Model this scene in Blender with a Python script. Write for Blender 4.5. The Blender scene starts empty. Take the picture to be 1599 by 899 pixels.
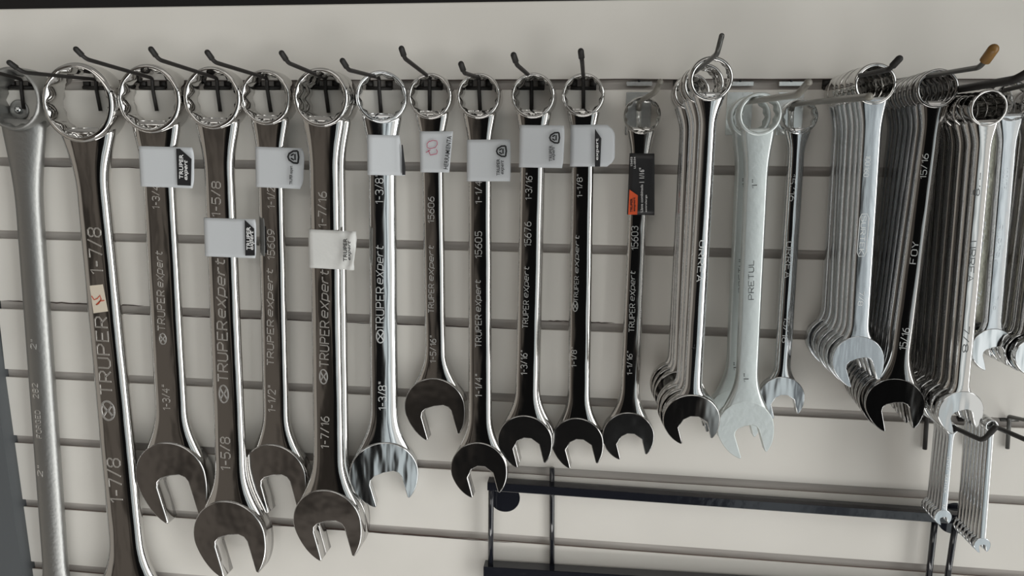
import bpy, bmesh, math, random
from mathutils import Vector, Matrix
random.seed(4)
PI = math.pi
H0 = 1.75                      # height of the first slot above the floor
# ---------------------------------------------------------------- camera
# working frame: x along the wall, y up, z out of the wall; B() turns it into Blender axes
def B(v): return Vector((v[0], -v[2], v[1] + H0))
RM = Matrix(((0.99250015, -0.03158809, 0.11809169), (0.01074825, 0.98484548, 0.17310073), (-0.12176998, -0.17053322, 0.9777988)))
CAM = Vector((0, -0.06834552, 0.70079712)); FPX = 1142.4
cd = bpy.data.cameras.new('camera'); cam = bpy.data.objects.new('camera', cd)
bpy.context.scene.collection.objects.link(cam); bpy.context.scene.camera = cam
TB = Matrix(((1, 0, 0), (0, 0, -1), (0, 1, 0)))
cam.matrix_world = Matrix.Translation(B(CAM)) @ (TB @ RM).to_4x4()
cd.sensor_width = 36; cd.lens = FPX * 36 / 1599; cd.clip_start = 0.01; cd.clip_end = 50
def at(px, py, z):             # point of the plane at distance z from the wall seen at that place of the photo
    d = RM @ Vector(((px - 799.5) / FPX, -(py - 449.5) / FPX, -1))
    return CAM + d * ((z - CAM.z) / d.z)
# ---------------------------------------------------------------- light
sc = bpy.context.scene
sc.view_settings.view_transform = 'Standard'; sc.view_settings.look = 'None'
sc.view_settings.gamma = 1; sc.view_settings.use_curve_mapping = False
sc.view_settings.exposure = -0.06
wd = bpy.data.worlds.new('shop_interior'); sc.world = wd; wd.use_nodes = True
wn = wd.node_tree; wn.nodes.clear()
class NT:
    def __init__(s, nt): s.nt = nt
    def new(s, t, **k):
        n = s.nt.nodes.new(t)
        for a, b in k.items(): setattr(n, a, b)
        return n
    def put(s, sock, v):
        if hasattr(v, 'is_linked') or hasattr(v, 'links'): s.nt.links.new(v, sock)
        else: sock.default_value = v
    def m(s, op, a, b=0.0, c=None):
        n = s.new('ShaderNodeMath', operation=op); s.put(n.inputs[0], a); s.put(n.inputs[1], b)
        if c is not None: s.put(n.inputs[2], c)
        return n.outputs[0]
    def ss(s, x, a, b):
        n = s.new('ShaderNodeMapRange', interpolation_type='SMOOTHSTEP'); s.put(n.inputs[0], x)
        n.inputs[1].default_value = a; n.inputs[2].default_value = b; return n.outputs[0]
    def mix(s, f, a, b):
        n = s.new('ShaderNodeMix', data_type='RGBA'); s.put(n.inputs[0], f); s.put(n.inputs[6], a); s.put(n.inputs[7], b); return n.outputs[2]
W = NT(wn)
tc = W.new('ShaderNodeTexCoord'); sp = W.new('ShaderNodeSeparateXYZ'); wn.links.new(tc.outputs['Generated'], sp.inputs[0])
X, Y, Z = sp.outputs
az = W.m('MULTIPLY', W.m('ARCTAN2', X, W.m('MULTIPLY', Y, -1.0)), 57.2958)      # 0 = straight away from the wall, + to the right
el = W.m('MULTIPLY', W.m('ARCSINE', Z), 57.2958)
def box(a0, a1, e0, e1, sa=3, se=4):
    f = W.m('MULTIPLY', W.ss(az, a0 - sa, a0 + sa), W.m('SUBTRACT', 1.0, W.ss(az, a1 - sa, a1 + sa)))
    g = W.m('MULTIPLY', W.ss(el, e0 - se, e0 + se), W.m('SUBTRACT', 1.0, W.ss(el, e1 - se, e1 + se)))
    return W.m('MULTIPLY', f, g)
nz = W.new('ShaderNodeTexNoise'); nz.inputs['Scale'].default_value = 6; wn.links.new(tc.outputs['Generated'], nz.inputs['Vector'])
shelf = W.mix(W.ss(nz.outputs[0], .4, .6), (.015, .013, .011, 1), (.075, .066, .057, 1))      # the dim shop with its shelves
col = W.mix(W.ss(az, -24, -14), W.mix(W.ss(nz.outputs[0], .38, .62), (.030, .026, .022, 1), (.125, .108, .092, 1)), shelf)
col = W.mix(box(33, 50, -45, 20, 3), col, (.85, .84, .80, 1))                       # added glow beside the door, extra near-frontal light on the board
col = W.mix(box(-88, -50, -50, 20, 4), col, (.36, .33, .29, 1))                      # added dim glow on the left, more fill for the board
col = W.mix(box(-15, 9, -80, 14, 2.5), col, (.006, .006, .006, 1))                    # the person taking the picture
col = W.mix(W.ss(el, 26, 38), col, (.30, .29, .27, 1))                               # ceiling
col = W.mix(box(-40, 40, 17, 27, 4, 2), col, (1.7, 1.66, 1.58, 1))                    # invented band of frontal light, brightens the gaps between wrenches
col = W.mix(box(-14, 24, 43, 50, 3, 2), col, (2.2, 2.15, 2.05, 1))                    # overhead light patch, added to light the board and gaps
col = W.mix(W.m('SUBTRACT', 1.0, W.ss(el, -56, -44)), col, (.42, .41, .39, 1))       # pale floor
col = W.mix(box(11, 33, -36, 26, 2), col, (.62, .68, .69, 1))                      # daylit shop front
col = W.mix(box(17, 20, -36, 26, 1), col, (.12, .13, .14, 1))
col = W.mix(box(25, 30, -24, 10, 1.5), col, (1.1, 1.15, 1.15, 1))
col = W.mix(box(50, 70, -45, 25, 2), col, (5.2, 5.25, 5.15, 1))                      # open door to the street
bg = W.new('ShaderNodeBackground'); bg.inputs[1].default_value = 1.0; wn.links.new(col, bg.inputs[0])
wo = W.new('ShaderNodeOutputWorld'); wn.links.new(bg.outputs[0], wo.inputs[0])
def area(name, loc, target, sx, sy, power, c):
    l = bpy.data.lights.new(name, 'AREA'); l.shape = 'RECTANGLE'; l.size = sx; l.size_y = sy; l.energy = power; l.color = c
    o = bpy.data.objects.new(name, l); sc.collection.objects.link(o); o.location = B(loc)
    o.rotation_euler = (B(target) - B(loc)).to_track_quat('-Z', 'Y').to_euler()
area('low_daylight', (-.1, -1.62, 1.15), (-.1, -.25, 0), 1.5, .36, 8.2, (1, .985, .96))

# ---------------------------------------------------------------- materials
def mat(name, c, rough=.5, metal=0.0, bump=0.0, bscale=20, stretch=(1, 1, 1), spot=None, trans=0, coat=0, rvar=0):
    m = bpy.data.materials.new(name); m.use_nodes = True; T = NT(m.node_tree); b = m.node_tree.nodes['Principled BSDF']
    b.inputs['Base Color'].default_value = (*c, 1); b.inputs['Roughness'].default_value = rough; b.inputs['Metallic'].default_value = metal
    if trans: b.inputs['Transmission Weight'].default_value = trans
    if coat: b.inputs['Coat Weight'].default_value = coat
    t = T.new('ShaderNodeTexCoord'); mp = T.new('ShaderNodeMapping'); mp.inputs['Scale'].default_value = stretch
    m.node_tree.links.new(t.outputs['Object'], mp.inputs[0])
    n = T.new('ShaderNodeTexNoise'); n.inputs['Scale'].default_value = bscale; n.inputs['Detail'].default_value = 3
    m.node_tree.links.new(mp.outputs[0], n.inputs['Vector'])
    if bump:
        bn = T.new('ShaderNodeBump'); bn.inputs['Strength'].default_value = 1; bn.inputs['Distance'].default_value = bump
        m.node_tree.links.new(n.outputs[0], bn.inputs['Height']); m.node_tree.links.new(bn.outputs[0], b.inputs['Normal'])
    if spot:
        m.node_tree.links.new(T.mix(T.ss(n.outputs[0], .35, .7), (*c, 1), (*spot, 1)), b.inputs['Base Color'])
    if rvar:
        m.node_tree.links.new(T.m('ADD', T.m('MULTIPLY', n.outputs[0], rvar), rough - rvar / 2), b.inputs['Roughness'])
    return m
M_chrome = mat('polished_chrome', (.60, .59, .575), .07, 1, bump=.0012, bscale=26, stretch=(1, .3, 1))
M_shchrome = mat('shaded_chrome', (.42, .415, .41), .08, 1, bump=.0012, bscale=30, stretch=(1, .25, 1))  # darker copy of the chrome: shade of crowded stacks put into the colour
M_chrome2 = mat('bright_chrome', (.70, .71, .715), .08, 1, bump=.0012, bscale=30, stretch=(1, .25, 1))
M_brush = mat('brushed_steel', (.66, .68, .70), .17, 1, bump=.0006, bscale=60, stretch=(1, .2, 1), rvar=.12)
M_face = mat('satin_face', (.56, .55, .54), .13, 1, bump=.0022, bscale=14)
M_matte = mat('satin_nickel', (.66, .70, .69), .42, 1, bump=.0002, bscale=200)
M_grey = mat('grey_forged_steel', (.38, .38, .37), .46, 1, bump=.0003, bscale=260)
M_bore = mat('bore_steel', (.78, .77, .75), .16, 1, bump=.0006, bscale=60)
M_brass = mat('yellowed_steel', (.62, .60, .50), .25, 1, bump=.0006, bscale=60)
M_letter = mat('stamped_letter', (.86, .86, .85), .42, 1)
M_emboss = mat('embossed_metal', (.86, .84, .81), .42, 1)
M_letterd = mat('dark_stamp', (.10, .11, .11), .5, .3)
M_wire = mat('black_wire', (.011, .009, .008), .55)
M_tip = mat('black_vinyl_cap', (.009, .008, .007), .6)
M_grey_wire = mat('grey_wire', (.09, .09, .085), .35, .5)
M_amber = mat('amber_cap', (.20, .10, .018), .4)
M_clear = mat('cloudy_plastic', (.27, .255, .22), .35, 0, coat=.3, trans=.25)
M_plate = mat('zinc_plate', (.92, .94, .92), .22, .75, bump=.0002, bscale=60)
M_paper = mat('label_paper', (.56, .58, .60), .6, bump=.0002, bscale=60)
M_paper2 = mat('crumpled_paper', (.66, .66, .64), .6, bump=.0016, bscale=45)
M_ink = mat('black_ink', (.012, .012, .014), .5)
M_white = mat('white_ink', (.8, .8, .8), .5)
M_pink = mat('red_pen', (.45, .05, .12), .5)
M_red = mat('red_ink', (.5, .07, .03), .5)
M_cream = mat('cream_sticker', (.62, .55, .45), .6)
M_card = mat('black_card', (.02, .02, .022), .4)
M_orange = mat('orange_print', (.75, .10, .025), .5)
M_rack = mat('black_enamel', (.012, .013, .018), .12, 0, bump=.0005, bscale=70, coat=.6)
M_wall = mat('painted_board', (.68, .655, .61), .5, bump=.0003, bscale=9, spot=(.71, .685, .64))
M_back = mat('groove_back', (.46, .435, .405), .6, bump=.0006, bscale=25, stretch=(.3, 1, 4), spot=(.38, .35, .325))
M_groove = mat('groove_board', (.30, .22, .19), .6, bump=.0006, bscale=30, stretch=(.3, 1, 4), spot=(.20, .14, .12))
M_dark = mat('dark_void', (.012, .01, .01), .8)
M_post = mat('blue_grey_paint', (.085, .092, .098), .55, bump=.0005, bscale=60)
M_crack = mat('torn_edge', (.05, .035, .03), .8)

# ---------------------------------------------------------------- helpers
def link(o): sc.collection.objects.link(o); return o
def mesh(name, verts, faces, m, parent=None, smooth=True, frame=True, flat=()):
    """verts in the working frame (wall space) when frame=True, else plain local coordinates"""
    me = bpy.data.meshes.new(name); me.from_pydata([B(v) if frame else v for v in verts], [], faces)
    me.materials.append(m)
    bm = bmesh.new(); bm.from_mesh(me); bmesh.ops.recalc_face_normals(bm, faces=bm.faces[:]); bm.to_mesh(me); bm.free()
    for i, p in enumerate(me.polygons): p.use_smooth = smooth and i not in flat
    o = link(bpy.data.objects.new(name, me))
    if parent: o.parent = parent
    return o
def tag(o, label=None, cat=None, group=None, kind=None):
    for k, v in (('label', label), ('category', cat), ('group', group), ('kind', kind)):
        if v: o[k] = v
    return o
def empty(name, mw): 
    o = link(bpy.data.objects.new(name, None)); o.empty_display_size = .01; o.matrix_world = mw; return o
def boxv(x0, x1, y0, y1, z0, z1, bev=0):
    bm = bmesh.new(); bmesh.ops.create_cube(bm, size=1)
    for v in bm.verts: v.co = Vector(((x0 + x1) / 2 + v.co.x * (x1 - x0), (y0 + y1) / 2 + v.co.y * (y1 - y0), (z0 + z1) / 2 + v.co.z * (z1 - z0)))
    if bev: bmesh.ops.bevel(bm, geom=bm.edges[:], offset=bev, segments=2, affect='EDGES')
    vs = [v.co.copy() for v in bm.verts]; fs = [[v.index for v in f.verts] for f in bm.faces]; bm.free(); return vs, fs
def tube(pts, r, n=12, cap=True):
    pts = [Vector(p) for p in pts]; rs = r if isinstance(r, (list, tuple)) else [r] * len(pts)
    vs, fs = [], []; prev = None
    for i, p in enumerate(pts):
        d = (pts[min(i + 1, len(pts) - 1)] - pts[max(i - 1, 0)]).normalized()
        if prev is None: a = d.orthogonal().normalized()
        else: a = (prev - d * prev.dot(d)).normalized()
        prev = a; b = d.cross(a)
        for k in range(n):
            t = 2 * PI * k / n; vs.append(p + (a * math.cos(t) + b * math.sin(t)) * rs[i])
    for i in range(len(pts) - 1):
        for k in range(n): fs.append([i * n + k, i * n + (k + 1) % n, (i + 1) * n + (k + 1) % n, (i + 1) * n + k])
    if cap: fs.append(list(range(n))); fs.append([(len(pts) - 1) * n + k for k in range(n)])
    return vs, fs
def smoothpath(P, rad=.006, seg=5):
    P = [Vector(p) for p in P]; out = [P[0]]
    for i in range(1, len(P) - 1):
        a, b, c = P[i - 1], P[i], P[i + 1]
        r = min(rad, (a - b).length * .45, (c - b).length * .45); s = b + (a - b).normalized() * r; e = b + (c - b).normalized() * r
        for k in range(seg + 1):
            t = k / seg; out.append(s * (1 - t) ** 2 + b * 2 * t * (1 - t) + e * t * t)
    out.append(P[-1]); return out
def capsule_end(p, d, r, n=5):          # extra rings that round a tube end
    d = d.normalized(); return [(p + d * r * math.sin(PI / 2 * k / n), r * max(math.cos(PI / 2 * k / n), .08)) for k in range(n + 1)]
def join(*parts):
    vs, fs = [], []
    for v, f in parts:
        o = len(vs); vs += list(v); fs += [[i + o for i in q] for q in f]
    return vs, fs

# ---------------------------------------------------------------- the slatted wall
S = .0762; XL, XR = -.643, .75
def slatwall():
    prof = []                          # (y, z) going down the front face
    yt = .0742; D = -.0042
    prof.append((yt, -.018)); prof.append((yt, -.001)); prof.append((yt - .001, 0))
    gr = []
    for k in range(0, 11):
        c = -k * S; h = .0043
        prof += [(c + h + .0004, 0), (c + h, -.0006)]
        prof += [(c + h + .001, D), (c - h - .001, D)]
        gr.append(len(prof) - 2)
        prof += [(c - h, -.0006), (c - h - .0004, 0)]
    yb = -10.6 * S; prof += [(yb, 0), (yb, -.018)]
    N = 28; xs = [XL + (XR - XL) * i / N for i in range(N + 1)]
    vs = [(x, y, z) for x in xs for (y, z) in prof]; P = len(prof); fs = []; mi = []
    for i in range(N):
        for j in range(P):
            a = i * P + j; b = i * P + (j + 1) % P; fs.append([a, b, b + P, a + P])
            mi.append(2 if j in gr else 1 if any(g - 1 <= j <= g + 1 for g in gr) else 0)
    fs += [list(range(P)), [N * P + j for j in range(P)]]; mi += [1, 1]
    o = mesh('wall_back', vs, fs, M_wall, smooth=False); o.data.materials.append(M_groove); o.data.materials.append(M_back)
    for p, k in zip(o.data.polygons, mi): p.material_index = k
    tag(o, kind='structure')
slatwall()
tag(mesh('wall_rear', *boxv(-1.6, 1.6, -1.7, 1.1, -.22, -.2), M_dark, smooth=False), kind='structure')
# narrow painted post along the left end of the slatted board
a, b = at(-3, 600, .012), at(39, 899, .012)
dx = (b.x - a.x) / (a.y - b.y)
def post():
    ys = [.12, -.78]; vs = []
    for y in ys:
        x = a.x + (a.y - y) * dx
        vs += [(x, y, -.03), (x - .001, y, .014), (x - .1, y, .014), (x - .1, y, -.03)]
    return vs, [[0, 1, 5, 4], [1, 2, 6, 5], [2, 3, 7, 6], [3, 0, 4, 7], [0, 1, 2, 3], [4, 5, 6, 7]]
tag(mesh('trim_1', *post(), M_post, smooth=False), kind='structure')
# torn edges of the slot lips
def crack(k, up, x0, x1, seed, w=.0009):
    rnd = random.Random(seed); n = 26; vs = []; y0 = -k * S + (.0047 if up else -.0047)
    for i in range(n + 1):
        x = x0 + (x1 - x0) * i / n; e = max(0, math.sin(PI * i / n)) ** .4; yy = y0 + (rnd.random() - .5) * .0007; h = w * e * (.6 + .6 * rnd.random()) * .5
        vs += [(x, yy - h, .0003), (x, yy + h, .0003), (x, yy + h, -.0005), (x, yy - h, -.0005)]
    fs = []
    for i in range(n):
        for j in range(4): fs.append([i * 4 + j, i * 4 + (j + 1) % 4, i * 4 + 4 + (j + 1) % 4, i * 4 + 4 + j])
    return vs, fs
cr = [crack(3, True, at(5, 470, 0).x, at(225, 480, 0).x, 1, .0016), crack(3, False, at(190, 480, 0).x, at(500, 500, 0).x, 2, .0012), crack(3, False, at(530, 500, 0).x, at(840, 510, 0).x, 3),
      crack(6, False, at(400, 800, 0).x, at(800, 840, 0).x, 4), crack(7, True, at(980, 850, 0).x, at(1590, 880, 0).x, 5, .0013), crack(1, False, at(0, 250, 0).x, at(330, 255, 0).x, 6, .0008),
      crack(3, True, at(830, 510, 0).x, at(960, 500, 0).x, 7, .0013), crack(0, True, XL, .44, 8, .0011)]
o = mesh('trim_2', *join(*cr), M_crack, smooth=False); tag(o, kind='structure')

# ---------------------------------------------------------------- wrenches
def sect(w, t, flat, n=7):             # closed cross section (x, z): flat faces and elliptical edges
    a = w / 2 * flat; e = w / 2 - a; pts = []
    for sx, sz in ((1, 1), (1, -1), (-1, -1), (-1, 1)):
        q = []
        for k in range(n + 1):
            th = PI / 2 * k / n; q.append((sx * (a + e * math.sin(th)), sz * t / 2 * math.cos(th)))
        if sx * sz < 0: q.reverse()
        pts += q
    out = []
    for p in pts:
        if not out or (abs(p[0] - out[-1][0]) + abs(p[1] - out[-1][1])) > 1e-7: out.append(p)
    return out
def zsurf(x, w, t, flat):
    a = w / 2 * flat; e = w / 2 - a; u = max(0, abs(x) - a) / e
    return t / 2 * math.sqrt(max(0, 1 - min(u, .999) ** 2))
def sstep(x): x = max(0, min(1, x)); return x * x * (3 - 2 * x)
def profile(L, w0, w1, t, Ro, Rj, fr, fj, tj, endr):
    def prof(s):
        w = w0 + (w1 - w0) * (s / L); a = max(0, s - Ro * .62) / (Ro * fr)
        if a < 1: w = max(w, w + (Ro * 1.55 - w) * (1 - sstep(a ** .8)) ** 1.25)
        c = max(0, L - Rj * .30 - s) / (Rj * fj)
        if c < 1: w = max(w, w + (Rj * 1.88 - w) * (1 - sstep(c ** .75)) ** 1.25)
        tt = t * (1 + .12 * max(0, 1 - a)); tt += (tj * endr - tt) * sstep(1 - c * .9)
        return w, tt
    return prof
def shank_mesh(L, Ro, Rj, flat, prof):
    """w0/w1 width at the box end / at the open end, fr / fj how long the flares are (in radii)"""
    N = 70; y0 = Ro * .62; y1 = L - Rj * .30
    st = [(y0 + (y1 - y0) * i / N,) + prof(y0 + (y1 - y0) * i / N) for i in range(N + 1)]
    vs, fs = [], []
    for s, w, tt in st:
        sec = sect(w, tt, flat); n = len(sec); vs += [(x, -s, z) for x, z in sec]
    for i in range(N):
        for k in range(n): fs.append([i * n + k, i * n + (k + 1) % n, (i + 1) * n + (k + 1) % n, (i + 1) * n + k])
    fs += [list(range(n)), [N * n + k for k in range(n)]]
    return vs, fs
def ring_mesh(Ro, Ri, T, rim=.05, cham=1.13, amp=.115):
    n = 144; h = T / 2; vs, fs = [], []
    for i in range(n):
        th = 2 * PI * i / n; ph = (i % 12) / 12; star = abs(ph - .5) * 2       # twelve points round the bore
        rb = Ri * (1 + amp * (star ** 1.3)); rf = Ri * cham
        pr = [(rb, -h * .72), (rb, h * .72), (rf, h * .93), (rf + Ro * .02, h), (Ro - Ro * rim * 1.6, h), (Ro - Ro * rim * .6, h * .93), (Ro * .99, h * .78), (Ro * 1.0, h * .4), (Ro * 1.0, -h * .4),
              (Ro * .99, -h * .78), (Ro - Ro * rim * .6, -h * .93), (Ro - Ro * rim * 1.6, -h), (rf + Ro * .02, -h), (rf, -h * .93)]
        for r, z in pr: vs.append((r * math.sin(th), r * math.cos(th), z))
    P = len(pr)
    for i in range(n):
        for j in range(P): fs.append([i * P + j, i * P + (j + 1) % P, ((i + 1) % n) * P + (j + 1) % P, ((i + 1) % n) * P + j])
    return vs, fs
def jaw_outline(R, open_, tip, hexy, lean=.26):
    """outline in (x, y), y up; the opening points down and leans towards +x"""
    pts = []; u0 = open_
    vt = math.sqrt(max(0, 1 - (u0 + .12) ** 2)) * tip
    def outer(t):                       # t from 0 (right tip) over the top to 1 (left tip)
        ang = math.asin(u0 + .12); th = ang + t * (2 * PI - 2 * ang)   # angle from down axis, counter clockwise
        x, v = math.sin(th), math.cos(th)
        if v > 0: x = x * (1 - .10 * v * (1 - v)); v = v * tip
        return (x, v)
    n = 72
    for i in range(n + 1): pts.append(outer(i / n))
    # left tip rounded, then the left inner face, the throat and the right inner face
    pts.append((-(u0 + .05), vt * 1.045)); pts.append((-(u0), vt * 1.0))
    tv = .02
    pts.append((-u0, vt * .55)); 
    if hexy: inner = [(-u0, tv + .16), (-u0 * .52, tv - .10), (0, tv - .17), (u0 * .52, tv - .10), (u0, tv + .16)]
    else: inner = [(-u0, tv + .16), (-u0 * .88, tv + .03), (-u0 * .6, tv - .06), (0, tv - .09), (u0 * .6, tv - .06), (u0 * .88, tv + .03), (u0, tv + .16)]
    pts += inner
    pts.append((u0, vt * .55)); pts.append((u0, vt * 1.0)); pts.append((u0 + .05, vt * 1.045))
    c, s = math.cos(lean), math.sin(lean)
    return [(R * (u * c + v * s), -R * (v * c - u * s)) for u, v in pts]
def inset(pts, d):
    n = len(pts); out = []
    area = sum(pts[i][0] * pts[(i + 1) % n][1] - pts[(i + 1) % n][0] * pts[i][1] for i in range(n)); sg = 1 if area > 0 else -1
    for i in range(n):
        p0, p, p1 = Vector(pts[i - 1]), Vector(pts[i]), Vector(pts[(i + 1) % n])
        e0 = (p - p0); e1 = (p1 - p)
        if e0.length < 1e-9: e0 = e1
        if e1.length < 1e-9: e1 = e0
        e0.normalize(); e1.normalize()
        n0 = Vector((-e0.y, e0.x)) * sg; n1 = Vector((-e1.y, e1.x)) * sg; m = (n0 + n1)
        if m.length < .3: m = n0
        m.normalize(); k = d / max(.55, m.dot(n0)); out.append((p.x + m.x * k, p.y + m.y * k))
    return out
def plate_mesh(out, T, bev, cy):
    h = T / 2; n = len(out); vs, fs = [], []
    rings = [(bev, -h), (bev * .45, -h * .94), (0, -h + bev * .9), (0, h - bev * .9), (bev * .45, h * .94), (bev, h)]
    for d, z in rings:
        q = inset(out, d) if d else out
        vs += [(x, y + cy, z) for x, y in q]
    for r in range(len(rings) - 1):
        for i in range(n): fs.append([r * n + i, r * n + (i + 1) % n, (r + 1) * n + (i + 1) % n, (r + 1) * n + i])
    fs.append(list(range(n))); fs.append([(len(rings) - 1) * n + i for i in range(n)])
    return vs, fs, (len(fs) - 2, len(fs) - 1)
def mpp(px, py, z): return (at(px + 1, py, z) - at(px, py, z)).length
class Wr: pass
GAP = .0006
def wrench(name, ring, jaw, ringR, jawR, sw, mats=None, flat=.45, tr=None, tj=None, ts=None, fr=2.0, fj=1.7, open_=.46, tip=1.15, hexy=False, yaw=0, bore=.76, lean=.26, rim=.05, endr=.86, cham=1.13, star=.115):
    """ring, jaw: (px, py, z of the front face); radii and shank widths in photo pixels; all turned into metres at their own depth"""
    w = Wr(); w.lm = M_letter if (ring[0] > 560) else M_emboss; m_s, m_r, m_j = mats or (M_chrome, M_chrome, M_face)
    w.Ro = ringR * mpp(*ring); w.Rj = jawR * mpp(*jaw)
    w.w0 = sw[0] * mpp(*ring); w.w1 = sw[1] * mpp(*jaw)
    w.tr = tr or w.Ro * .62; w.tj = tj or w.Rj * .40; w.ts = ts or w.Rj * .30
    P, Q = at(*ring), at(*jaw); P.z -= w.tr / 2; Q.z -= w.tj / 2
    w.L = (P - Q).length; up = (P - Q).normalized(); f = Vector((math.sin(math.radians(yaw)), 0, math.cos(math.radians(yaw))))
    f = (f - up * f.dot(up)).normalized(); rt = up.cross(f)
    Mw = Matrix.Translation(B(P)) @ (TB @ Matrix((rt, up, f)).transposed()).to_4x4()
    w.root = empty(name, Mw); w.flat = flat; w.up, w.f, w.rt, w.P = up, f, rt, P
    w.prof = profile(w.L, w.w0, w.w1, w.ts, w.Ro, w.Rj, fr, fj, w.tj, endr)
    w.shank = mesh('shank', *shank_mesh(w.L, w.Ro, w.Rj, flat, w.prof), m_s, w.root, frame=False)
    w.box = mesh('box_end', *ring_mesh(w.Ro, w.Ro * bore, w.tr, rim=rim, cham=cham, amp=star), m_r, w.root, frame=False)
    v, fc, fl = plate_mesh(jaw_outline(w.Rj, open_, tip, hexy, lean), w.tj, min(.0010, w.Rj * .026), -w.L)
    w.jaw = mesh('open_end', v, fc, m_j, w.root, frame=False, flat=fl)
    return w
def loc(w, px, py, extra=0.0):         # local point of the shank's front face seen at that place of the photo
    z0 = w.ts / 2 + extra; d = RM @ Vector(((px - 799.5) / FPX, -(py - 449.5) / FPX, -1))
    t = ((w.P + w.f * z0) - CAM).dot(w.f) / d.dot(w.f); p = CAM + d * t - w.P
    return Vector((p.dot(w.rt), p.dot(w.up), z0))
G = {'0': ['0,1 0,5 1,6 3,6 4,5 4,1 3,0 1,0 0,1'], '1': ['.6,4.6 2.3,6 2.3,0'], '2': ['0,4.8 .8,6 3.2,6 4,5 4,4 0,0 4,0'], '3': ['0,5.2 1,6 3,6 4,5 4,4 3,3.2 1.5,3.2', '3,3.2 4,2.2 4,1 3,0 1,0 0,.8'],
 '4': ['3,0 3,6 0,2 4,2'], '5': ['4,6 .4,6 .2,3.4 3,3.6 4,2.6 4,1 3,0 1,0 0,.8'], '6': ['3.6,6 1.4,5 0,2.6 0,1 1,0 3,0 4,1 4,2.4 3,3.4 1,3.4 .1,2.4'], '7': ['0,6 4,6 1.6,0'],
 '8': ['1,3.2 0,4.2 0,5 1,6 3,6 4,5 4,4.2 3,3.2 1,3.2 0,2.2 0,1 1,0 3,0 4,1 4,2.2 3,3.2'], '9': ['.4,0 2.6,1 4,3.4 4,5 3,6 1,6 0,5 0,3.6 1,2.6 3,2.6 3.9,3.6'],
 '/': ['0,0 3,6.4'], '-': ['.3,2.9 2.9,2.9'], '"': ['.6,6.2 .6,4.6', '1.8,6.2 1.8,4.6'], 'A': ['0,0 2,6 4,0', '.8,2 3.2,2'], 'D': ['0,0 0,6 2.6,6 4,4.6 4,1.4 2.6,0 0,0'],
 'E': ['4,6 0,6 0,0 4,0', '0,3 3.2,3'], 'F': ['4,6 0,6 0,0', '0,3 3,3'], 'G': ['4,5 3,6 1,6 0,5 0,1 1,0 3,0 4,1 4,2.8 2.4,2.8'], 'K': ['0,0 0,6', '4,6 .2,2.8 4,0'], 'L': ['0,6 0,0 3.6,0'],
 'O': ['0,1 0,5 1,6 3,6 4,5 4,1 3,0 1,0 0,1'], 'P': ['0,0 0,6 3,6 4,5 4,3.8 3,2.8 0,2.8'], 'R': ['0,0 0,6 3,6 4,5 4,3.8 3,2.8 0,2.8', '1.8,2.8 4,0'], 'S': ['4,5.2 3.2,6 .8,6 0,5.2 0,4 .8,3.2 3.2,2.8 4,2 4,.8 3.2,0 .8,0 0,.8'],
 'T': ['0,6 4,6', '2,6 2,0'], 'U': ['0,6 0,1 1,0 3,0 4,1 4,6'], 'Y': ['0,6 2,3 4,6', '2,3 2,0'], 'e': ['.1,2.1 4,2.1 4,3.4 3.2,4.2 .8,4.2 0,3.4 0,.8 .8,0 3.8,0'], 'x': ['0,4.6 4,-.6', '4,5.6 0,-.6'],
 'p': ['0,-1.6 0,4.2 3.2,4.2 4,3.4 4,.8 3.2,0 0,0'], 'r': ['0,0 0,4.2', '0,3 1.2,4.2 3,4.2'], 't': ['1,5.6 1,.8 1.8,0 3.2,0', '0,4.2 3,4.2'], '*': ['4,5.2 0,6 0,0 4,.8']}
def stroke_text(txt, bold=.62):
    """single-line stamped letters as a flat-topped raised ribbon, z from -.5 to .5"""
    V, F = [], []; x0 = 0
    for c in txt:
        if c == ' ': x0 += 2.5; continue
        ps = [[tuple(map(float, q.split(','))) for q in p.split()] for p in G[c]]; wd_ = max(q[0] for p in ps for q in p)
        v, f = stroke([[(x0 + q[0], q[1]) for q in p] for p in ps], bold, -.5, .5); o = len(V); V += v; F += [[i + o for i in q] for q in f]; x0 += wd_ + 1.5
    me = bpy.data.meshes.new('lettering'); me.from_pydata(V, [], F)
    xs = [v[0] for v in V]; ys = [v[1] for v in V]; return me, min(xs), max(xs), min(ys), max(ys)
def text_mesh(txt, shear=0, bold=0, space=1.0):
    cu = bpy.data.curves.new('t', 'FONT'); cu.body = txt; cu.size = 1; cu.shear = shear; cu.offset = bold; cu.space_character = space
    cu.extrude = .5; cu.resolution_u = 3
    o = bpy.data.objects.new('t', cu); link(o); me = bpy.data.meshes.new_from_object(o.evaluated_get(bpy.context.evaluated_depsgraph_get()))
    bpy.data.objects.remove(o); bpy.data.curves.remove(cu)
    xs = [v.co.x for v in me.vertices]; ys = [v.co.y for v in me.vertices]
    return me, min(xs), max(xs), min(ys), max(ys)
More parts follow.
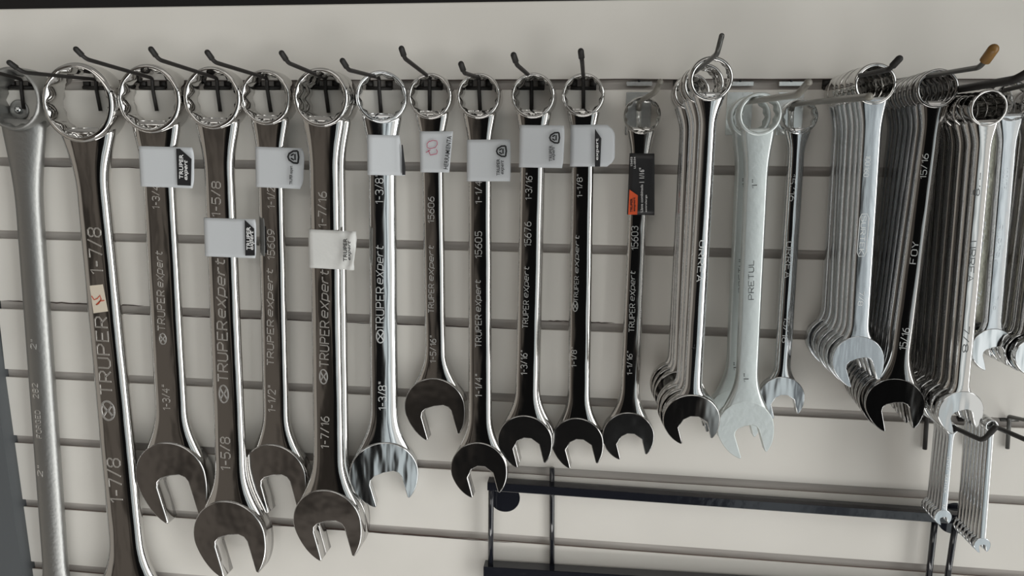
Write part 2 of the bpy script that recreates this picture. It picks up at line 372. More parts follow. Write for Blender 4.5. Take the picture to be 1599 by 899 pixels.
def lettering(w, txt, px, py0, py1, hpx, down=False, m=None, fine=None, z=None, shear=0, bold=.01, name='lettering', parent=None, px1=None, rise=.00025, deep=.0012):
    """text running along the shank between photo rows py0 (upper) and py1 (lower); hpx letter height in px"""
    if px1 is None: px1 = px
    a = loc(w, px, py0, 0 if z is None else z); b = loc(w, px1, py1, 0 if z is None else z)
    if z is None:
        me, x0, x1, y0, y1 = stroke_text(txt)
        for v in me.vertices: v.co.x += shear * v.co.y * .55
        x1 += shear * 3
    else: me, x0, x1, y0, y1 = text_mesh(txt, shear, bold)
    c = (a + b) / 2; ln = (a - b).length; h = hpx * mpp(px, (py0 + py1) / 2, w.P.z + w.ts / 2)
    ax = (a - b).normalized()          # up along the shank
    dx = ax if not down else -ax; dy = Vector((-dx.y, dx.x, 0))
    for v in me.vertices:
        u = (v.co.x - (x0 + x1) / 2) / (x1 - x0) * ln; q = (v.co.y - (y0 + y1) / 2) / (y1 - y0) * h
        p = c + dx * u + dy * q; wd_, tt = w.prof(max(0, -p.y))
        zz = zsurf(p.x, wd_, tt, w.flat) if z is None else w.ts / 2 + z
        v.co = Vector((p.x, p.y, zz + (rise if v.co.z > 0 else -(deep if z is None else .0001))))
    me.materials.append(m or w.lm); me.name = name
    o = link(bpy.data.objects.new(name, me)); o.parent = parent or w.root; return o
def ringpath(c, rx, ry, n=28, a0=0, a1=2 * PI):
    return [(c[0] + rx * math.cos(a0 + (a1 - a0) * i / n), c[1] + ry * math.sin(a0 + (a1 - a0) * i / n)) for i in range(n + 1)]
def stroke(paths, wd_, z0, z1):        # raised flat strokes in local x, y
    vs, fs = [], []
    for P in paths:
        P = [Vector(p) for p in P]; o = len(vs)
        for i, p in enumerate(P):
            d = (P[min(i + 1, len(P) - 1)] - P[max(i - 1, 0)]).normalized(); n = Vector((-d.y, d.x)) * wd_ / 2
            for q, z in ((p - n, z0), (p - n, z1), (p + n, z1), (p + n, z0)): vs.append((q.x, q.y, z))
        for i in range(len(P) - 1):
            for j in range(4): fs.append([o + i * 4 + j, o + i * 4 + (j + 1) % 4, o + i * 4 + 4 + (j + 1) % 4, o + i * 4 + 4 + j])
        fs.append([o, o + 1, o + 2, o + 3]); e = o + (len(P) - 1) * 4; fs.append([e, e + 1, e + 2, e + 3])
    return vs, fs
def emblem(w, px, py, rpx, ry=None, m=None):
    c = loc(w, px, py); r = rpx * mpp(px, py, w.P.z); ry = (ry or rpx) * mpp(px, py, w.P.z)
    P = [ringpath(c, r, ry)]
    P.append([(c.x - r * .75, c.y - ry * .62), (c.x - r * .1, c.y), (c.x - r * .75, c.y + ry * .62)])
    P.append([(c.x + r * .75, c.y - ry * .62), (c.x + r * .1, c.y), (c.x + r * .75, c.y + ry * .62)])
    P.append([(c.x - r * .1, c.y), (c.x + r * .1, c.y)])
    v, f = stroke(P, r * .26, w.ts / 2 - .0012, w.ts / 2 + .0003)
    wd_, tt = w.prof(-c.y)
    v = [(x, y, zsurf(x, wd_, tt, w.flat) + (z - w.ts / 2)) for x, y, z in v]
    return mesh('emblem', v, f, m or M_letter, w.root, frame=False, smooth=False)
def copies(w, zs, labels, group, jig=None):
    """more of the same behind it: one tree of objects per wrench; zs = shift towards the wall of box end and of open end"""
    out = []
    for i, (zr, zj, dxr, dxj) in enumerate(zs):
        r = w.root.copy(); link(r)
        P = w.P + Vector((dxr, 0, -zr)); Q = w.P - w.up * w.L + Vector((dxj, 0, -zj))
        up = (P - Q).normalized(); f = Vector((w.f.x + random.uniform(-.006, .006), 0, w.f.z)); f = (f - up * f.dot(up)).normalized(); rt = up.cross(f)
        r.matrix_world = Matrix.Translation(B(P)) @ (TB @ Matrix((rt, up, f)).transposed()).to_4x4()
        for c in (w.shank, w.box, w.jaw):
            d = c.copy(); link(d); d.parent = r
        tag(r, labels[i], 'wrench', group); out.append(r)
    return out

# paper labels wrapped round the shank ------------------------------------------------
def paper(w, py0, py1, pxl, pxr, m=None, curl=.002, name='paper_tag', th=.0003, slant=0, crumple=0, xr_top=None, corner=0):
    m = m or M_paper; top = loc(w, pxl, py0, .0012); bot = loc(w, pxl, py1, .0012)
    rt_, rb = loc(w, xr_top or pxr, py0, .0012).x, loc(w, pxr, py1, .0012).x
    N = 10; vs = []; cols = 0; rnd = random.Random(int(py0 * 7 + pxl))
    for j in range(N + 1):
        t = j / N; y = top.y + (bot.y - top.y) * t; s = -y / w.L; hw = (w.w0 + (w.w1 - w.w0) * s) / 2 + .0007; hz = w.ts / 2 + .0007
        xr = rt_ + (rb - rt_) * t
        if corner: xr -= corner * (max(0, 1 - t / .25) ** 2 + max(0, (t - .75) / .25) ** 2)
        path = [(hw * .7, -hz)] + [(-hw * .8, -hz)] + [(-hw - .0001, -hz * .6), (-hw - .0002, 0), (-hw, hz * .6), (-hw * .82, hz)]
        path += [(hw * (-.6 + 1.45 * k / 5), hz) for k in range(6)]
        nf = 8; x0 = hw * .85
        for k in range(1, nf + 1):
            u = k / nf; x = x0 + (xr - x0) * u; z = hz + curl * math.sin(u * 2.2) * .7 - curl * u * .9
            if crumple: z += crumple * math.sin(u * 9 + t * 7) * u + crumple * (rnd.random() - .5) * u; 
            path.append((x, z))
        cols = len(path)
        for k, (x, z) in enumerate(path):
            a = path[max(k - 1, 0)]; b = path[min(k + 1, cols - 1)]; n = Vector((-(b[1] - a[1]), b[0] - a[0]))
            n = n.normalized() * th / 2 if n.length > 1e-9 else Vector((0, th / 2))
            yy = y + slant * (x / max(hw, 1e-6)) 
            vs.append((x + n.x, yy, z + n.y)); vs.append((x - n.x, yy, z - n.y))
    fs = []; C2 = cols * 2
    for j in range(N):
        for k in range(cols - 1):
            a = j * C2 + 2 * k; fs.append([a, a + 2, a + 2 + C2, a + C2]); fs.append([a + 1, a + 3, a + 3 + C2, a + 1 + C2])
        fs.append([j * C2, j * C2 + 1, (j + 1) * C2 + 1, (j + 1) * C2]); e = C2 - 2
        fs.append([j * C2 + e, j * C2 + e + 1, (j + 1) * C2 + e + 1, (j + 1) * C2 + e])
    for j in (0, N):
        for k in range(cols - 1):
            a = j * C2 + 2 * k; fs.append([a, a + 1, a + 3, a + 2])
    return mesh(name, vs, fs, m, w.root, frame=False)
def quad(w, pts, m, name, parent, z=.0018, th=.0001):
    q = [loc(w, x, y, z) for x, y in pts]; n = len(q)
    vs = [tuple(p) for p in q] + [(p.x, p.y, p.z - th) for p in q]
    fs = [list(range(n)), list(range(n, 2 * n))] + [[i, (i + 1) % n, n + (i + 1) % n, n + i] for i in range(n)]
    return mesh(name, vs, fs, m, parent, frame=False, smooth=False)
def crest(w, px, py, rpx, parent, z=.0030):      # small shield shaped emblem, printed sideways
    c = loc(w, px, py, z); r = rpx * mpp(px, py, w.P.z + w.ts / 2)
    z0 = c.z - .00005; z1 = c.z + .00005
    P = [[(c.x + r * .8, c.y + r), (c.x, c.y + r * .95), (c.x - r * .75, c.y + r * .5), (c.x - r * .95, c.y), (c.x - r * .75, c.y - r * .5), (c.x, c.y - r * .95), (c.x + r * .8, c.y - r)],
         [(c.x + r * .8, c.y + r), (c.x + r * .95, c.y), (c.x + r * .8, c.y - r)]]
    v, f = stroke(P, r * .32, z0, z1)
    v2, f2 = stroke([[(c.x - r * .45, c.y + r * .2), (c.x + r * .1, c.y + r * .5)], [(c.x - r * .45, c.y - r * .2), (c.x + r * .1, c.y - r * .5)], [(c.x + .3 * r, c.y - r * .5), (c.x + .3 * r, c.y + r * .5)]], r * .26, z0, z1)
    return mesh('crest', *join((v, f), (v2, f2)), M_ink, parent, frame=False, smooth=False)

def exp_txt(w, px, y_bot, y_mid, y_top, h, px1=None, m=None, embl=None, hx=1.05):
    """maker's name, capitals below and italic above, reading upwards"""
    pm = px if px1 is None else px + (px1 - px) * .5
    lettering(w, 'TRUPER', pm, y_mid + 1, y_bot, h, m=m, px1=px)
    lettering(w, 'expert', px if px1 is None else px1, y_top, y_mid - 3, h * hx, m=m, shear=.35, px1=pm)

# 1: matte two inch wrench, head and foot cut by the frame
K = 0
SINGLE = 'wrenches hanging one to a hook'
w1 = wrench('combination_wrench', (16, 154, .026), (85, 1020, .026), 45, 66, (40, 36), mats=(M_grey, M_grey, M_grey), flat=.12, ts=.017, tr=.030, tj=.022, fr=3.2, bore=.78, yaw=0)
tag(w1.root, 'matt grey forged steel wrench at the far left edge, the only dull dark one', 'wrench')
lettering(w1, "2\"", 52, 530, 545, 9, m=M_letter); lettering(w1, '282', 54, 598, 622, 9, px1=56); lettering(w1, 'FORGED', 58, 640, 684, 8, px1=61); lettering(w1, '2"', 62, 727, 744, 9)
# 2
w2 = wrench('combination_wrench', (119, 160, .030), (199, 962, .028), 57, 60, (50, 54), flat=.42, ts=.015, tr=.026, tj=.022, fr=1.7, bore=.76, yaw=0, rim=.07)
tag(w2.root, 'thick polished wrench with a small cream sticker, second from the left', 'wrench')
lettering(w2, '1-7/8', 146, 355, 428, 22, px1=151); lettering(w2, 'TRUPER', 157, 494, 616, 20, px1=166); emblem(w2, 168, 641, 10, 14); lettering(w2, '1-7/8', 176, 715, 785, 22, px1=182)
st = quad(w2, [(140, 446), (160, 444), (168, 486), (146, 489)], M_cream, 'price_sticker', w2.root, z=.0004, th=.0006)
def scribble(w, pts, m, parent, z, wpx, name):
    q = [loc(w, x, y, z) for x, y in pts]; v, f = stroke([[(p.x, p.y) for p in q]], wpx * .0006, q[0].z - .0001, q[0].z + .0001); return mesh(name, v, f, m, parent, frame=False, smooth=False)
scribble(w2, [(143, 462), (147, 468), (152, 466), (156, 461), (158, 467), (154, 474), (150, 476), (156, 470), (163, 469)], M_red, st, .0007, 1.6, 'handwriting')
# 3
w3 = wrench('combination_wrench', (231, 154, .023), (266, 747, .022), 50, 55, (50, 50), flat=.5, ts=.011, tip=1.45, tj=.018, tr=.022, yaw=0)
tag(w3.root, 'dark polished wrench with a white paper tag, third from the left', 'wrench')
lettering(w3, '1-3/4', 243, 290, 326, 12); exp_txt(w3, 252, 516, 452, 391, 12, px1=249); emblem(w3, 254, 529, 5, 8); lettering(w3, '1-3/4"', 258, 601, 640, 12, px1=260)
p = paper(w3, 228, 291, 217, 302, corner=.002)
quad(w3, [(275, 232), (281, 232), (299, 248), (298, 290), (277, 289)], M_ink, 'printed_panel', p, z=.0031)
lettering(w3, 'TRUPER', 283, 241, 279, 6, m=M_white, z=.0033, parent=p, name='printed_text'); lettering(w3, 'expert', 291, 250, 281, 7, m=M_white, z=.0033, parent=p, name='printed_text', shear=.3)
# 4
w4 = wrench('combination_wrench', (330, 153, .023), (358, 840, .033), 46, 57, (47, 49), flat=.45, ts=.012, tip=1.25, tj=.019, tr=.020, yaw=-2)
tag(w4.root, 'long polished wrench whose paper tag sits low, at mid shank', 'wrench')
lettering(w4, '1-5/8', 337, 283, 338, 15); exp_txt(w4, 348, 596, 500, 402, 17, px1=345); emblem(w4, 349, 615, 7, 13); lettering(w4, '1-5/8', 351, 682, 734, 16, px1=352)
p = paper(w4, 340, 400, 319, 399, corner=.001)
quad(w4, [(382, 343), (397, 357), (398, 399), (383, 399)], M_ink, 'printed_panel', p, z=.0031)
lettering(w4, 'TRUPER', 388, 354, 390, 6, m=M_white, z=.0033, parent=p, name='printed_text'); lettering(w4, 'expert', 394, 360, 390, 7, m=M_white, z=.0033, parent=p, name='printed_text', shear=.3)
# 5
w5 = wrench('combination_wrench', (414, 152, .021), (428, 746, .021), 41, 52, (42, 42), flat=.5, ts=.010, tip=1.22, tj=.016, tr=.019, yaw=-4)
tag(w5.root, 'polished wrench with a wide throat and crest-printed tag, fifth from the left', 'wrench')
lettering(w5, '1-1/2', 423, 292, 325, 13); lettering(w5, '15609', 423, 358, 405, 12); exp_txt(w5, 422, 570, 498, 418, 11); lettering(w5, '1-1/2"', 424, 602, 643, 13)
p = paper(w5, 229, 292, 402, 472, xr_top=475, corner=.003)
crest(w5, 458, 245, 9, p, z=.0034); lettering(w5, 'TRUPER expert', 455, 259, 288, 6, m=M_ink, z=.0034, parent=p, name='printed_text')
# 6 (two of them)
w6 = wrench('combination_wrench', (500, 152, .036), (511, 818, .036), 44, 54, (47, 48), flat=.42, ts=.010, tip=1.25, tj=.0135, tr=.016, yaw=-2)
tag(w6.root, 'polished wrench with a crumpled paper tag, hanging in front of its twin', 'wrench', 'pair sharing the sixth hook')
lettering(w6, '1-7/16', 503, 299, 355, 14); exp_txt(w6, 506, 573, 500, 420, 15, px1=508); emblem(w6, 505, 588, 6, 11); lettering(w6, '1-7/16', 507, 650, 700, 14)
p = paper(w6, 358, 418, 483, 552, m=M_paper2, crumple=.0016, xr_top=556)
lettering(w6, 'TRUPER', 539, 372, 408, 6, m=M_ink, z=.0045, parent=p, name='printed_text'); lettering(w6, 'expert', 546, 376, 406, 6, m=M_ink, z=.0045, parent=p, name='printed_text', shear=.3)
copies(w6, [(.0165, .0140, 0, .0)], ['polished wrench mostly hidden behind the crumpled-tag wrench, only its right edge showing'], 'pair sharing the sixth hook')
# 7
w7 = wrench('combination_wrench', (592, 151, .021), (597, 742, .021), 39.5, 52, (42, 42), mats=(M_chrome2, M_chrome2, M_chrome2), flat=.15, ts=.010, tip=1.06, tj=.016, tr=.018, yaw=14)
tag(w7.root, 'bright gleaming wrench with a blank paper tag, lit brighter than its neighbours', 'wrench')
lettering(w7, '1-3/8"', 592, 272, 318, 13); exp_txt(w7, 593, 515, 447, 382, 13, px1=594); emblem(w7, 594, 525, 6, 10); lettering(w7, '1-3/8"', 597, 596, 640, 13)
p = paper(w7, 210, 273, 571, 632, xr_top=624)
quad(w7, [(627, 226), (629, 226), (633, 262), (633, 273), (628, 273)], M_ink, 'printed_panel', p, z=.0031)
# 8
w8 = wrench('combination_wrench', (671, 150, .019), (679, 638, .019), 35, 48, (35, 33), flat=.45, ts=.009, tip=1.2, tj=.014, tr=.017, yaw=-2, open_=.5)
tag(w8.root, 'shortest of the tagged wrenches, its tag scribbled in red pen', 'wrench')
lettering(w8, '15606', 673, 307, 348, 10); exp_txt(w8, 673, 488, 442, 382, 9, px1=674); lettering(w8, '1-5/16"', 676, 524, 566, 10)
p = paper(w8, 205, 269, 654, 701, xr_top=707)
for q in ([(671, 220), (667, 224), (667, 230), (672, 232), (680, 230), (683, 225), (682, 220), (676, 219), (670, 221)], [(669, 234), (671, 240), (672, 242), (682, 240), (683, 236), (681, 233)], [(665, 238), (669, 236), (672, 234)]):
    scribble(w8, q, M_pink, p, .0021, 1.0, 'handwriting')
lettering(w8, 'HERRAMIENTA', 702, 212, 264, 7, m=M_ink, z=.0035, parent=p, name='printed_text', px1=696)
# 9
w9 = wrench('combination_wrench', (747, 150, .019), (748, 735, .0325), 35, 44.5, (37, 37), flat=.45, ts=.009, tip=1.08, tj=.0135, tr=.017, yaw=-2, hexy=True)
tag(w9.root, 'polished wrench with a crest-printed tag whose jaw overlaps the black rack corner', 'wrench')
lettering(w9, '1-1/4', 747, 283, 318, 11); lettering(w9, '15605', 747, 361, 403, 11); exp_txt(w9, 747, 542, 490, 436, 10); lettering(w9, '1-1/4"', 747, 584, 620, 11)
p = paper(w9, 218, 283, 730, 797, corner=.0005)
crest(w9, 783, 236, 8, p, z=.0034); lettering(w9, 'TRUPER', 778, 248, 274, 5, m=M_ink, z=.0034, parent=p, name='printed_text'); lettering(w9, 'expert', 785, 250, 272, 6, m=M_ink, z=.0034, parent=p, name='printed_text', shear=.3)
# 10 (two)
w10 = wrench('combination_wrench', (832, 149, .033), (820, 690, .029), 35, 43, (37, 36), flat=.45, ts=.008, tip=1.1, tj=.011, tr=.014, hexy=True, yaw=-2, open_=.48)
tag(w10.root, 'front wrench of the pair with a crest-printed tag above the black rack', 'wrench', 'pair sharing the tenth hook')
lettering(w10, '1-3/16"', 826, 270, 312, 11, px1=825); lettering(w10, '15676', 824, 346, 385, 11); exp_txt(w10, 820, 512, 468, 415, 9, px1=823); lettering(w10, '1-3/16"', 818, 547, 585, 11)
p = paper(w10, 195, 261, 808, 879, xr_top=882, corner=.001)
crest(w10, 866, 215, 8, p, z=.0034); lettering(w10, 'TRUPER', 860, 227, 252, 5, m=M_ink, z=.0034, parent=p, name='printed_text'); lettering(w10, 'expert', 865, 229, 250, 5, m=M_ink, z=.0034, parent=p, name='printed_text', shear=.3)
copies(w10, [(.015, .0125, 0, .0006)], ['wrench mostly hidden behind the front one of the pair above the black rack'], 'pair sharing the tenth hook')
# 11
w11 = wrench('combination_wrench', (911, 148, .019), (902, 692, .019), 34, 41, (36, 36), flat=.45, ts=.009, tip=1.15, tj=.0135, tr=.016, hexy=True, yaw=-3, open_=.5)
tag(w11.root, 'polished wrench under the straight upright hook, its tag rounded at the right', 'wrench')
lettering(w11, '1-1/8"', 905, 272, 308, 9); exp_txt(w11, 899, 470, 430, 366, 7, px1=902); emblem(w11, 898, 478, 4, 8); lettering(w11, '1-1/8"', 896, 542, 573, 9)
p = paper(w11, 195, 260, 888, 960, corner=.007)
quad(w11, [(929, 201), (939, 216), (937, 260), (929, 260)], M_ink, 'printed_panel', p, z=.0031); lettering(w11, 'expert', 933, 216, 250, 5, m=M_white, z=.0033, parent=p, name='printed_text')
# 12
w12 = wrench('combination_wrench', (1003, 180, .019), (981, 683, .019), 29.5, 41, (30, 31), flat=.45, ts=.009, tip=.98, tj=.013, tr=.015, hexy=True, yaw=1, open_=.48, bore=.80)
tag(w12.root, 'polished wrench wearing a black card label with an orange patch', 'wrench')
lettering(w12, '15603', 991, 353, 390, 11); exp_txt(w12, 986, 518, 473, 422, 9, px1=989); lettering(w12, '1-1/16"', 983, 548, 585, 9)
p = paper(w12, 239, 335, 978, 1022, m=M_card, name='card_label', curl=.0005); 
quad(w12, [(983, 296), (996, 305), (995, 335), (981, 335)], M_orange, 'orange_panel', p, z=.0024)
lettering(w12, 'TRUPER', 986, 310, 331, 3.5, m=M_card, z=.0026, parent=p, name='printed_text'); lettering(w12, 'expert', 991, 308, 330, 3.5, m=M_card, z=.0026, parent=p, name='printed_text')
lettering(w12, '1 1/16"', 1002, 262, 285, 8, m=M_white, z=.0026, parent=p, name='printed_text'); lettering(w12, 'Llave combinada', 1002, 288, 331, 4, m=M_white, z=.0026, parent=p, name='printed_text')
lettering(w12, 'extralarga', 1009, 304, 331, 3.6, m=M_white, z=.0026, parent=p, name='printed_text'); lettering(w12, '15603', 986, 245, 259, 3, m=M_white, z=.0026, parent=p, name='printed_text'); lettering(w12, 'LL-2034', 991, 245, 263, 3, m=M_white, z=.0026, parent=p, name='printed_text')
# 13 stack
G13 = 'long stack of polished wrenches right of the black card label'
w13 = wrench('combination_wrench', (1111, 121, .160), (1080, 655, .120), 35, 45, (27, 29), mats=(M_chrome2, M_chrome, M_chrome), cham=1.06, star=.08, flat=.1, ts=.009, tip=1.05, tj=.011, tr=.014, hexy=True, fr=1.7, fj=1.1, bore=.78, yaw=-.5, open_=.5)
tag(w13.root, 'foremost wrench of the long stack right of the black card label', 'wrench', G13)
lettering(w13, 'URREA', 1097, 375, 440, 10, down=True, m=M_letter, px1=1092); lettering(w13, '1', 1083, 538, 545, 6, down=True, m=M_face)
copies(w13, [(.040, .020, .0, -.001), (.055, .034, -.001, -.002), (.108, .070, -.001, -.002), (.122, .084, 0, -.003), (.136, .098, 0, -.004)],
       ['second wrench from the front in the long stack by the black card label', 'third wrench from the front in the long stack by the black card label', 'third wrench from the wall in the long stack by the black card label',
        'second wrench from the wall in the long stack by the black card label', 'rearmost wrench, nearest the wall, in the long stack by the black card label'], G13)
# 14
G14 = 'pair of dull satin grey-green wrenches'
w14 = wrench('combination_wrench', (1187, 178, .062), (1164, 668, .056), 35, 45, (38, 33), mats=(M_matte, M_matte, M_matte), endr=.96, flat=.72, ts=.010, tip=1.25, tj=.0102, tr=.013, fr=2.4, fj=1.9, bore=.74, yaw=2, lean=.30, open_=.43)
tag(w14.root, 'front one of the two dull satin grey wrenches, jaw lowest in its part', 'wrench', G14)
lettering(w14, '1"', 1178, 280, 294, 8, m=M_letterd); lettering(w14, 'PRETUL', 1173, 407, 468, 9, m=M_letterd); lettering(w14, '1"', 1165, 583, 596, 8, m=M_letterd)
for c, (zr, zj, ax, bx) in zip(copies(w14, [(.036, .036, -.001, -.003)], ['rear one of the two dull satin grey wrenches, showing left of the front one'], G14), [(0, 0, 0, 0)]):
    for ch in [x for x in w14.root.children if x.name.startswith('lettering')]:
        d = ch.copy(); link(d); d.parent = c
# 15
w15 = wrench('combination_wrench', (1250, 182, .022), (1221, 622, .022), 28.5, 36, (27, 26), mats=(M_chrome2, M_chrome2, M_chrome2), flat=.1, ts=.009, tip=1.05, tj=.010, tr=.015, hexy=True, fr=1.6, fj=1.3, bore=.80, open_=.5)
tag(w15.root, 'slim polished wrench alone on its hook, right of the two satin wrenches', 'wrench')
lettering(w15, '15/16', 1238, 272, 314, 9, down=True, m=M_letter, px1=1237); lettering(w15, 'URREA', 1233, 377, 434, 9, down=True, m=M_letter, px1=1230); lettering(w15, '15/16', 1229, 495, 535, 9, down=True, m=M_letter, px1=1225)
# 16 stack
def ordn(n): return ['second', 'third', 'fourth', 'fifth', 'sixth', 'seventh', 'eighth'][n]
G16 = 'stack of brushed wrenches under the short black ball-ended hook'
w16 = wrench('combination_wrench', (1367, 131, .088), (1340, 563, .088), 34, 41, (36, 33), mats=(M_brush, M_chrome, M_brush), cham=1.03, star=.05, flat=.6, ts=.0098, tip=1.22, tj=.0100, tr=.0116, fr=1.8, fj=1.2, bore=.80, yaw=0, open_=.5, lean=.30)
tag(w16.root, 'brushed wrench with a framed maker name, foremost under the black ball-ended hook', 'wrench', G16)
lettering(w16, '100160', 1356, 243, 276, 8, down=True, m=M_letter, px1=1352); lettering(w16, 'SURTEK', 1349, 337, 397, 8, down=True, m=M_letter, px1=1345); lettering(w16, '7/8', 1346, 455, 477, 8, down=True, m=M_letter, px1=1343)
ca, cb = loc(w16, 1350, 334), loc(w16, 1345, 400); r_ = .0034
fr_ = [(ca.x - r_, ca.y - r_), (ca.x - r_ * .6, ca.y), (ca.x + r_ * .6, ca.y), (ca.x + r_, ca.y - r_), (cb.x + r_, cb.y + r_), (cb.x + r_ * .6, cb.y), (cb.x - r_ * .6, cb.y), (cb.x - r_, cb.y + r_), (ca.x - r_, ca.y - r_)]
mesh('name_frame', *stroke([fr_], .0005, w16.ts / 2 - .001, w16.ts / 2 + .0002), M_letter, w16.root, frame=False, smooth=False)
copies(w16, [(.0118 * (i + 1), .0118 * (i + 1), random.uniform(-.0012, .0012), random.uniform(-.0015, .0015)) for i in range(6)],
       ['%s wrench from the front in the stack of brushed wrenches' % ordn(i) for i in range(5)] + ['rearmost wrench, nearest the wall, in the stack of brushed wrenches'], G16)
# 17 stack
G17 = 'stack of dark polished wrenches on the amber-tipped hook'
w17 = wrench('combination_wrench', (1466, 138, .092), (1399, 632, .088), 32.5, 45, (33, 34), mats=(M_shchrome, M_shchrome, M_shchrome), cham=1.03, star=.05, endr=.95, flat=.3, ts=.0102, tip=1.15, tj=.0105, tr=.0120, fr=1.7, fj=1.9, bore=.80, yaw=-9, open_=.45)
tag(w17.root, 'dark polished wrench hanging aslant, foremost on the amber-tipped hook', 'wrench', G17)
lettering(w17, '15/16', 1445, 240, 279, 10, px1=1441); lettering(w17, 'FOY', 1430, 377, 412, 10, px1=1425); lettering(w17, '15/16', 1415, 512, 546, 12, px1=1409)
copies(w17, [(.0122 * (i + 1), .0122 * (i + 1), .0005 * i, .0012 * i - .001) for i in range(6)],
       ['%s wrench from the front on the amber-tipped hook' % ordn(i) for i in range(5)] + ['rearmost wrench, nearest the wall, on the amber-tipped hook'], G17)
# 19 stack (behind, right)
G19 = 'pale wrenches half hidden behind the foremost right-hand stack'
w19 = wrench('combination_wrench', (1583, 158, .052), (1550, 545, .052), 33, 35, (30, 29), mats=(M_brush, M_chrome2, M_chrome2), flat=.6, ts=.008, tip=1.15, tj=.009, tr=.011, fr=1.8, fj=1.2, bore=.80, yaw=2, open_=.48)
tag(w19.root, 'pale satin wrench with faint raised letters, second from the right edge', 'wrench', G19)
lettering(w19, '100175', 1571, 262, 296, 7, down=True, m=M_brush, px1=1568); lettering(w19, 'SURTEK', 1563, 350, 412, 8, down=True, m=M_brush, px1=1555); lettering(w19, '7/8', 1556, 462, 484, 8, down=True, m=M_brush, px1=1551)
cs = copies(w19, [(.026, .026, -.0015, -.001)], ['pale yellowed wrench just left of and behind the satin one near the right edge'], G19)
for r in cs:
    for c in r.children:
        if c.name.startswith(('shank',)): c.data = c.data.copy(); c.data.materials[0] = M_brass
    for ch in [x for x in w19.root.children if x.name.startswith('lettering')]: d = ch.copy(); link(d); d.parent = r
# 18 stack
G18 = 'deep stack of polished wrenches on the thick black hook at right'
w18 = wrench('combination_wrench', (1544, 168, .118), (1500, 643, .105), 31, 37, (28, 27), mats=(M_chrome, M_chrome, M_chrome2), cham=1.03, star=.05, flat=.58, ts=.0102, tip=1.12, tj=.0105, tr=.0120, hexy=False, fr=1.7, fj=1.1, bore=.83, yaw=4, open_=.47)
tag(w18.root, 'bright wrench standing furthest forward at right, its jaw over the small wrenches', 'wrench', G18)
lettering(w18, '7/8', 1527, 270, 306, 10, down=True, m=M_letterd, px1=1525, rise=.0002); lettering(w18, 'URREA', 1520, 376, 440, 10, down=True, m=M_letterd, px1=1515); lettering(w18, '7/8', 1510, 510, 550, 10, down=True, m=M_letterd, px1=1507)
copies(w18, [(.0122 * (i + 1), .0118 * (i + 1), -.001 * i, -.0012 * i) for i in range(7)],
       ['%s wrench from the front on the thick black hook at right' % ordn(i) for i in range(6)] + ['rearmost wrench, nearest the wall, on the thick black hook at right'], G18)
# 20 right edge
G20 = 'wrenches cut off by the right edge'
w20 = wrench('combination_wrench', (1668, 160, .066), (1618, 556, .066), 31, 33, (28, 27), mats=(M_shchrome, M_shchrome, M_chrome2), cham=1.03, star=.05, flat=.4, ts=.0104, tip=1.1, tj=.0105, tr=.0122, fr=1.5, fj=1.0, bore=.80)
tag(w20.root, 'foremost of the wrenches cut off by the right edge of the picture', 'wrench', G20)
copies(w20, [(.0125 * (i + 1), .0125 * (i + 1), 0, -.001) for i in range(4)],
       ['%s from the front of the wrenches cut off by the right edge' % ordn(i) for i in range(3)] + ['rearmost of the wrenches cut off by the right edge'], G20)
# 21, 22 small ones
G21 = 'small wrenches in the left one of the two low stacks'
w21 = wrench('small_wrench', (1487, 670, .062), (1473, 808, .060), 9.5, 13.5, (10, 13), mats=(M_brush, M_chrome2, M_brush), flat=.6, ts=.0044, tip=1.0, tj=.0050, tr=.0057, fr=1.6, fj=.9, bore=.68, open_=.42)
tag(w21.root, 'small pale wrench in front of the left low stack, below the bright jaw', 'wrench', G21)
lettering(w21, '13-013', 1481, 712, 733, 4, down=True, px1=1480, m=M_letter); lettering(w21, 'SURTEK', 1478, 740, 770, 4, down=True, px1=1476, m=M_letter); lettering(w21, '10', 1474, 786, 793, 4, down=True, m=M_letter)
copies(w21, [(.0060 * (i + 1), .0056 * (i + 1), 0, -.0003) for i in range(4)],
       ['%s small wrench from the front in the left low stack' % ordn(i) for i in range(3)] + ['rearmost small wrench in the left low stack'], G21)
G22 = 'small wrenches in the right one of the two low stacks'
w22 = wrench('small_wrench', (1549, 665, .066), (1534, 851, .062), 10.5, 13, (12, 13), mats=(M_chrome2, M_chrome2, M_brush), flat=.55, ts=.0048, tip=1.15, tj=.0052, tr=.0060, fr=1.4, fj=.7, bore=.68, open_=.40, lean=.15)
tag(w22.root, 'small long wrench in front of the right low stack, lowest jaw at right', 'wrench', G22)
copies(w22, [(.0062 * (i + 1), .0060 * (i + 1), 0, -.0003) for i in range(6)],
       ['%s small wrench from the front in the right low stack' % ordn(i) for i in range(5)] + ['rearmost small wrench in the right low stack'], G22)

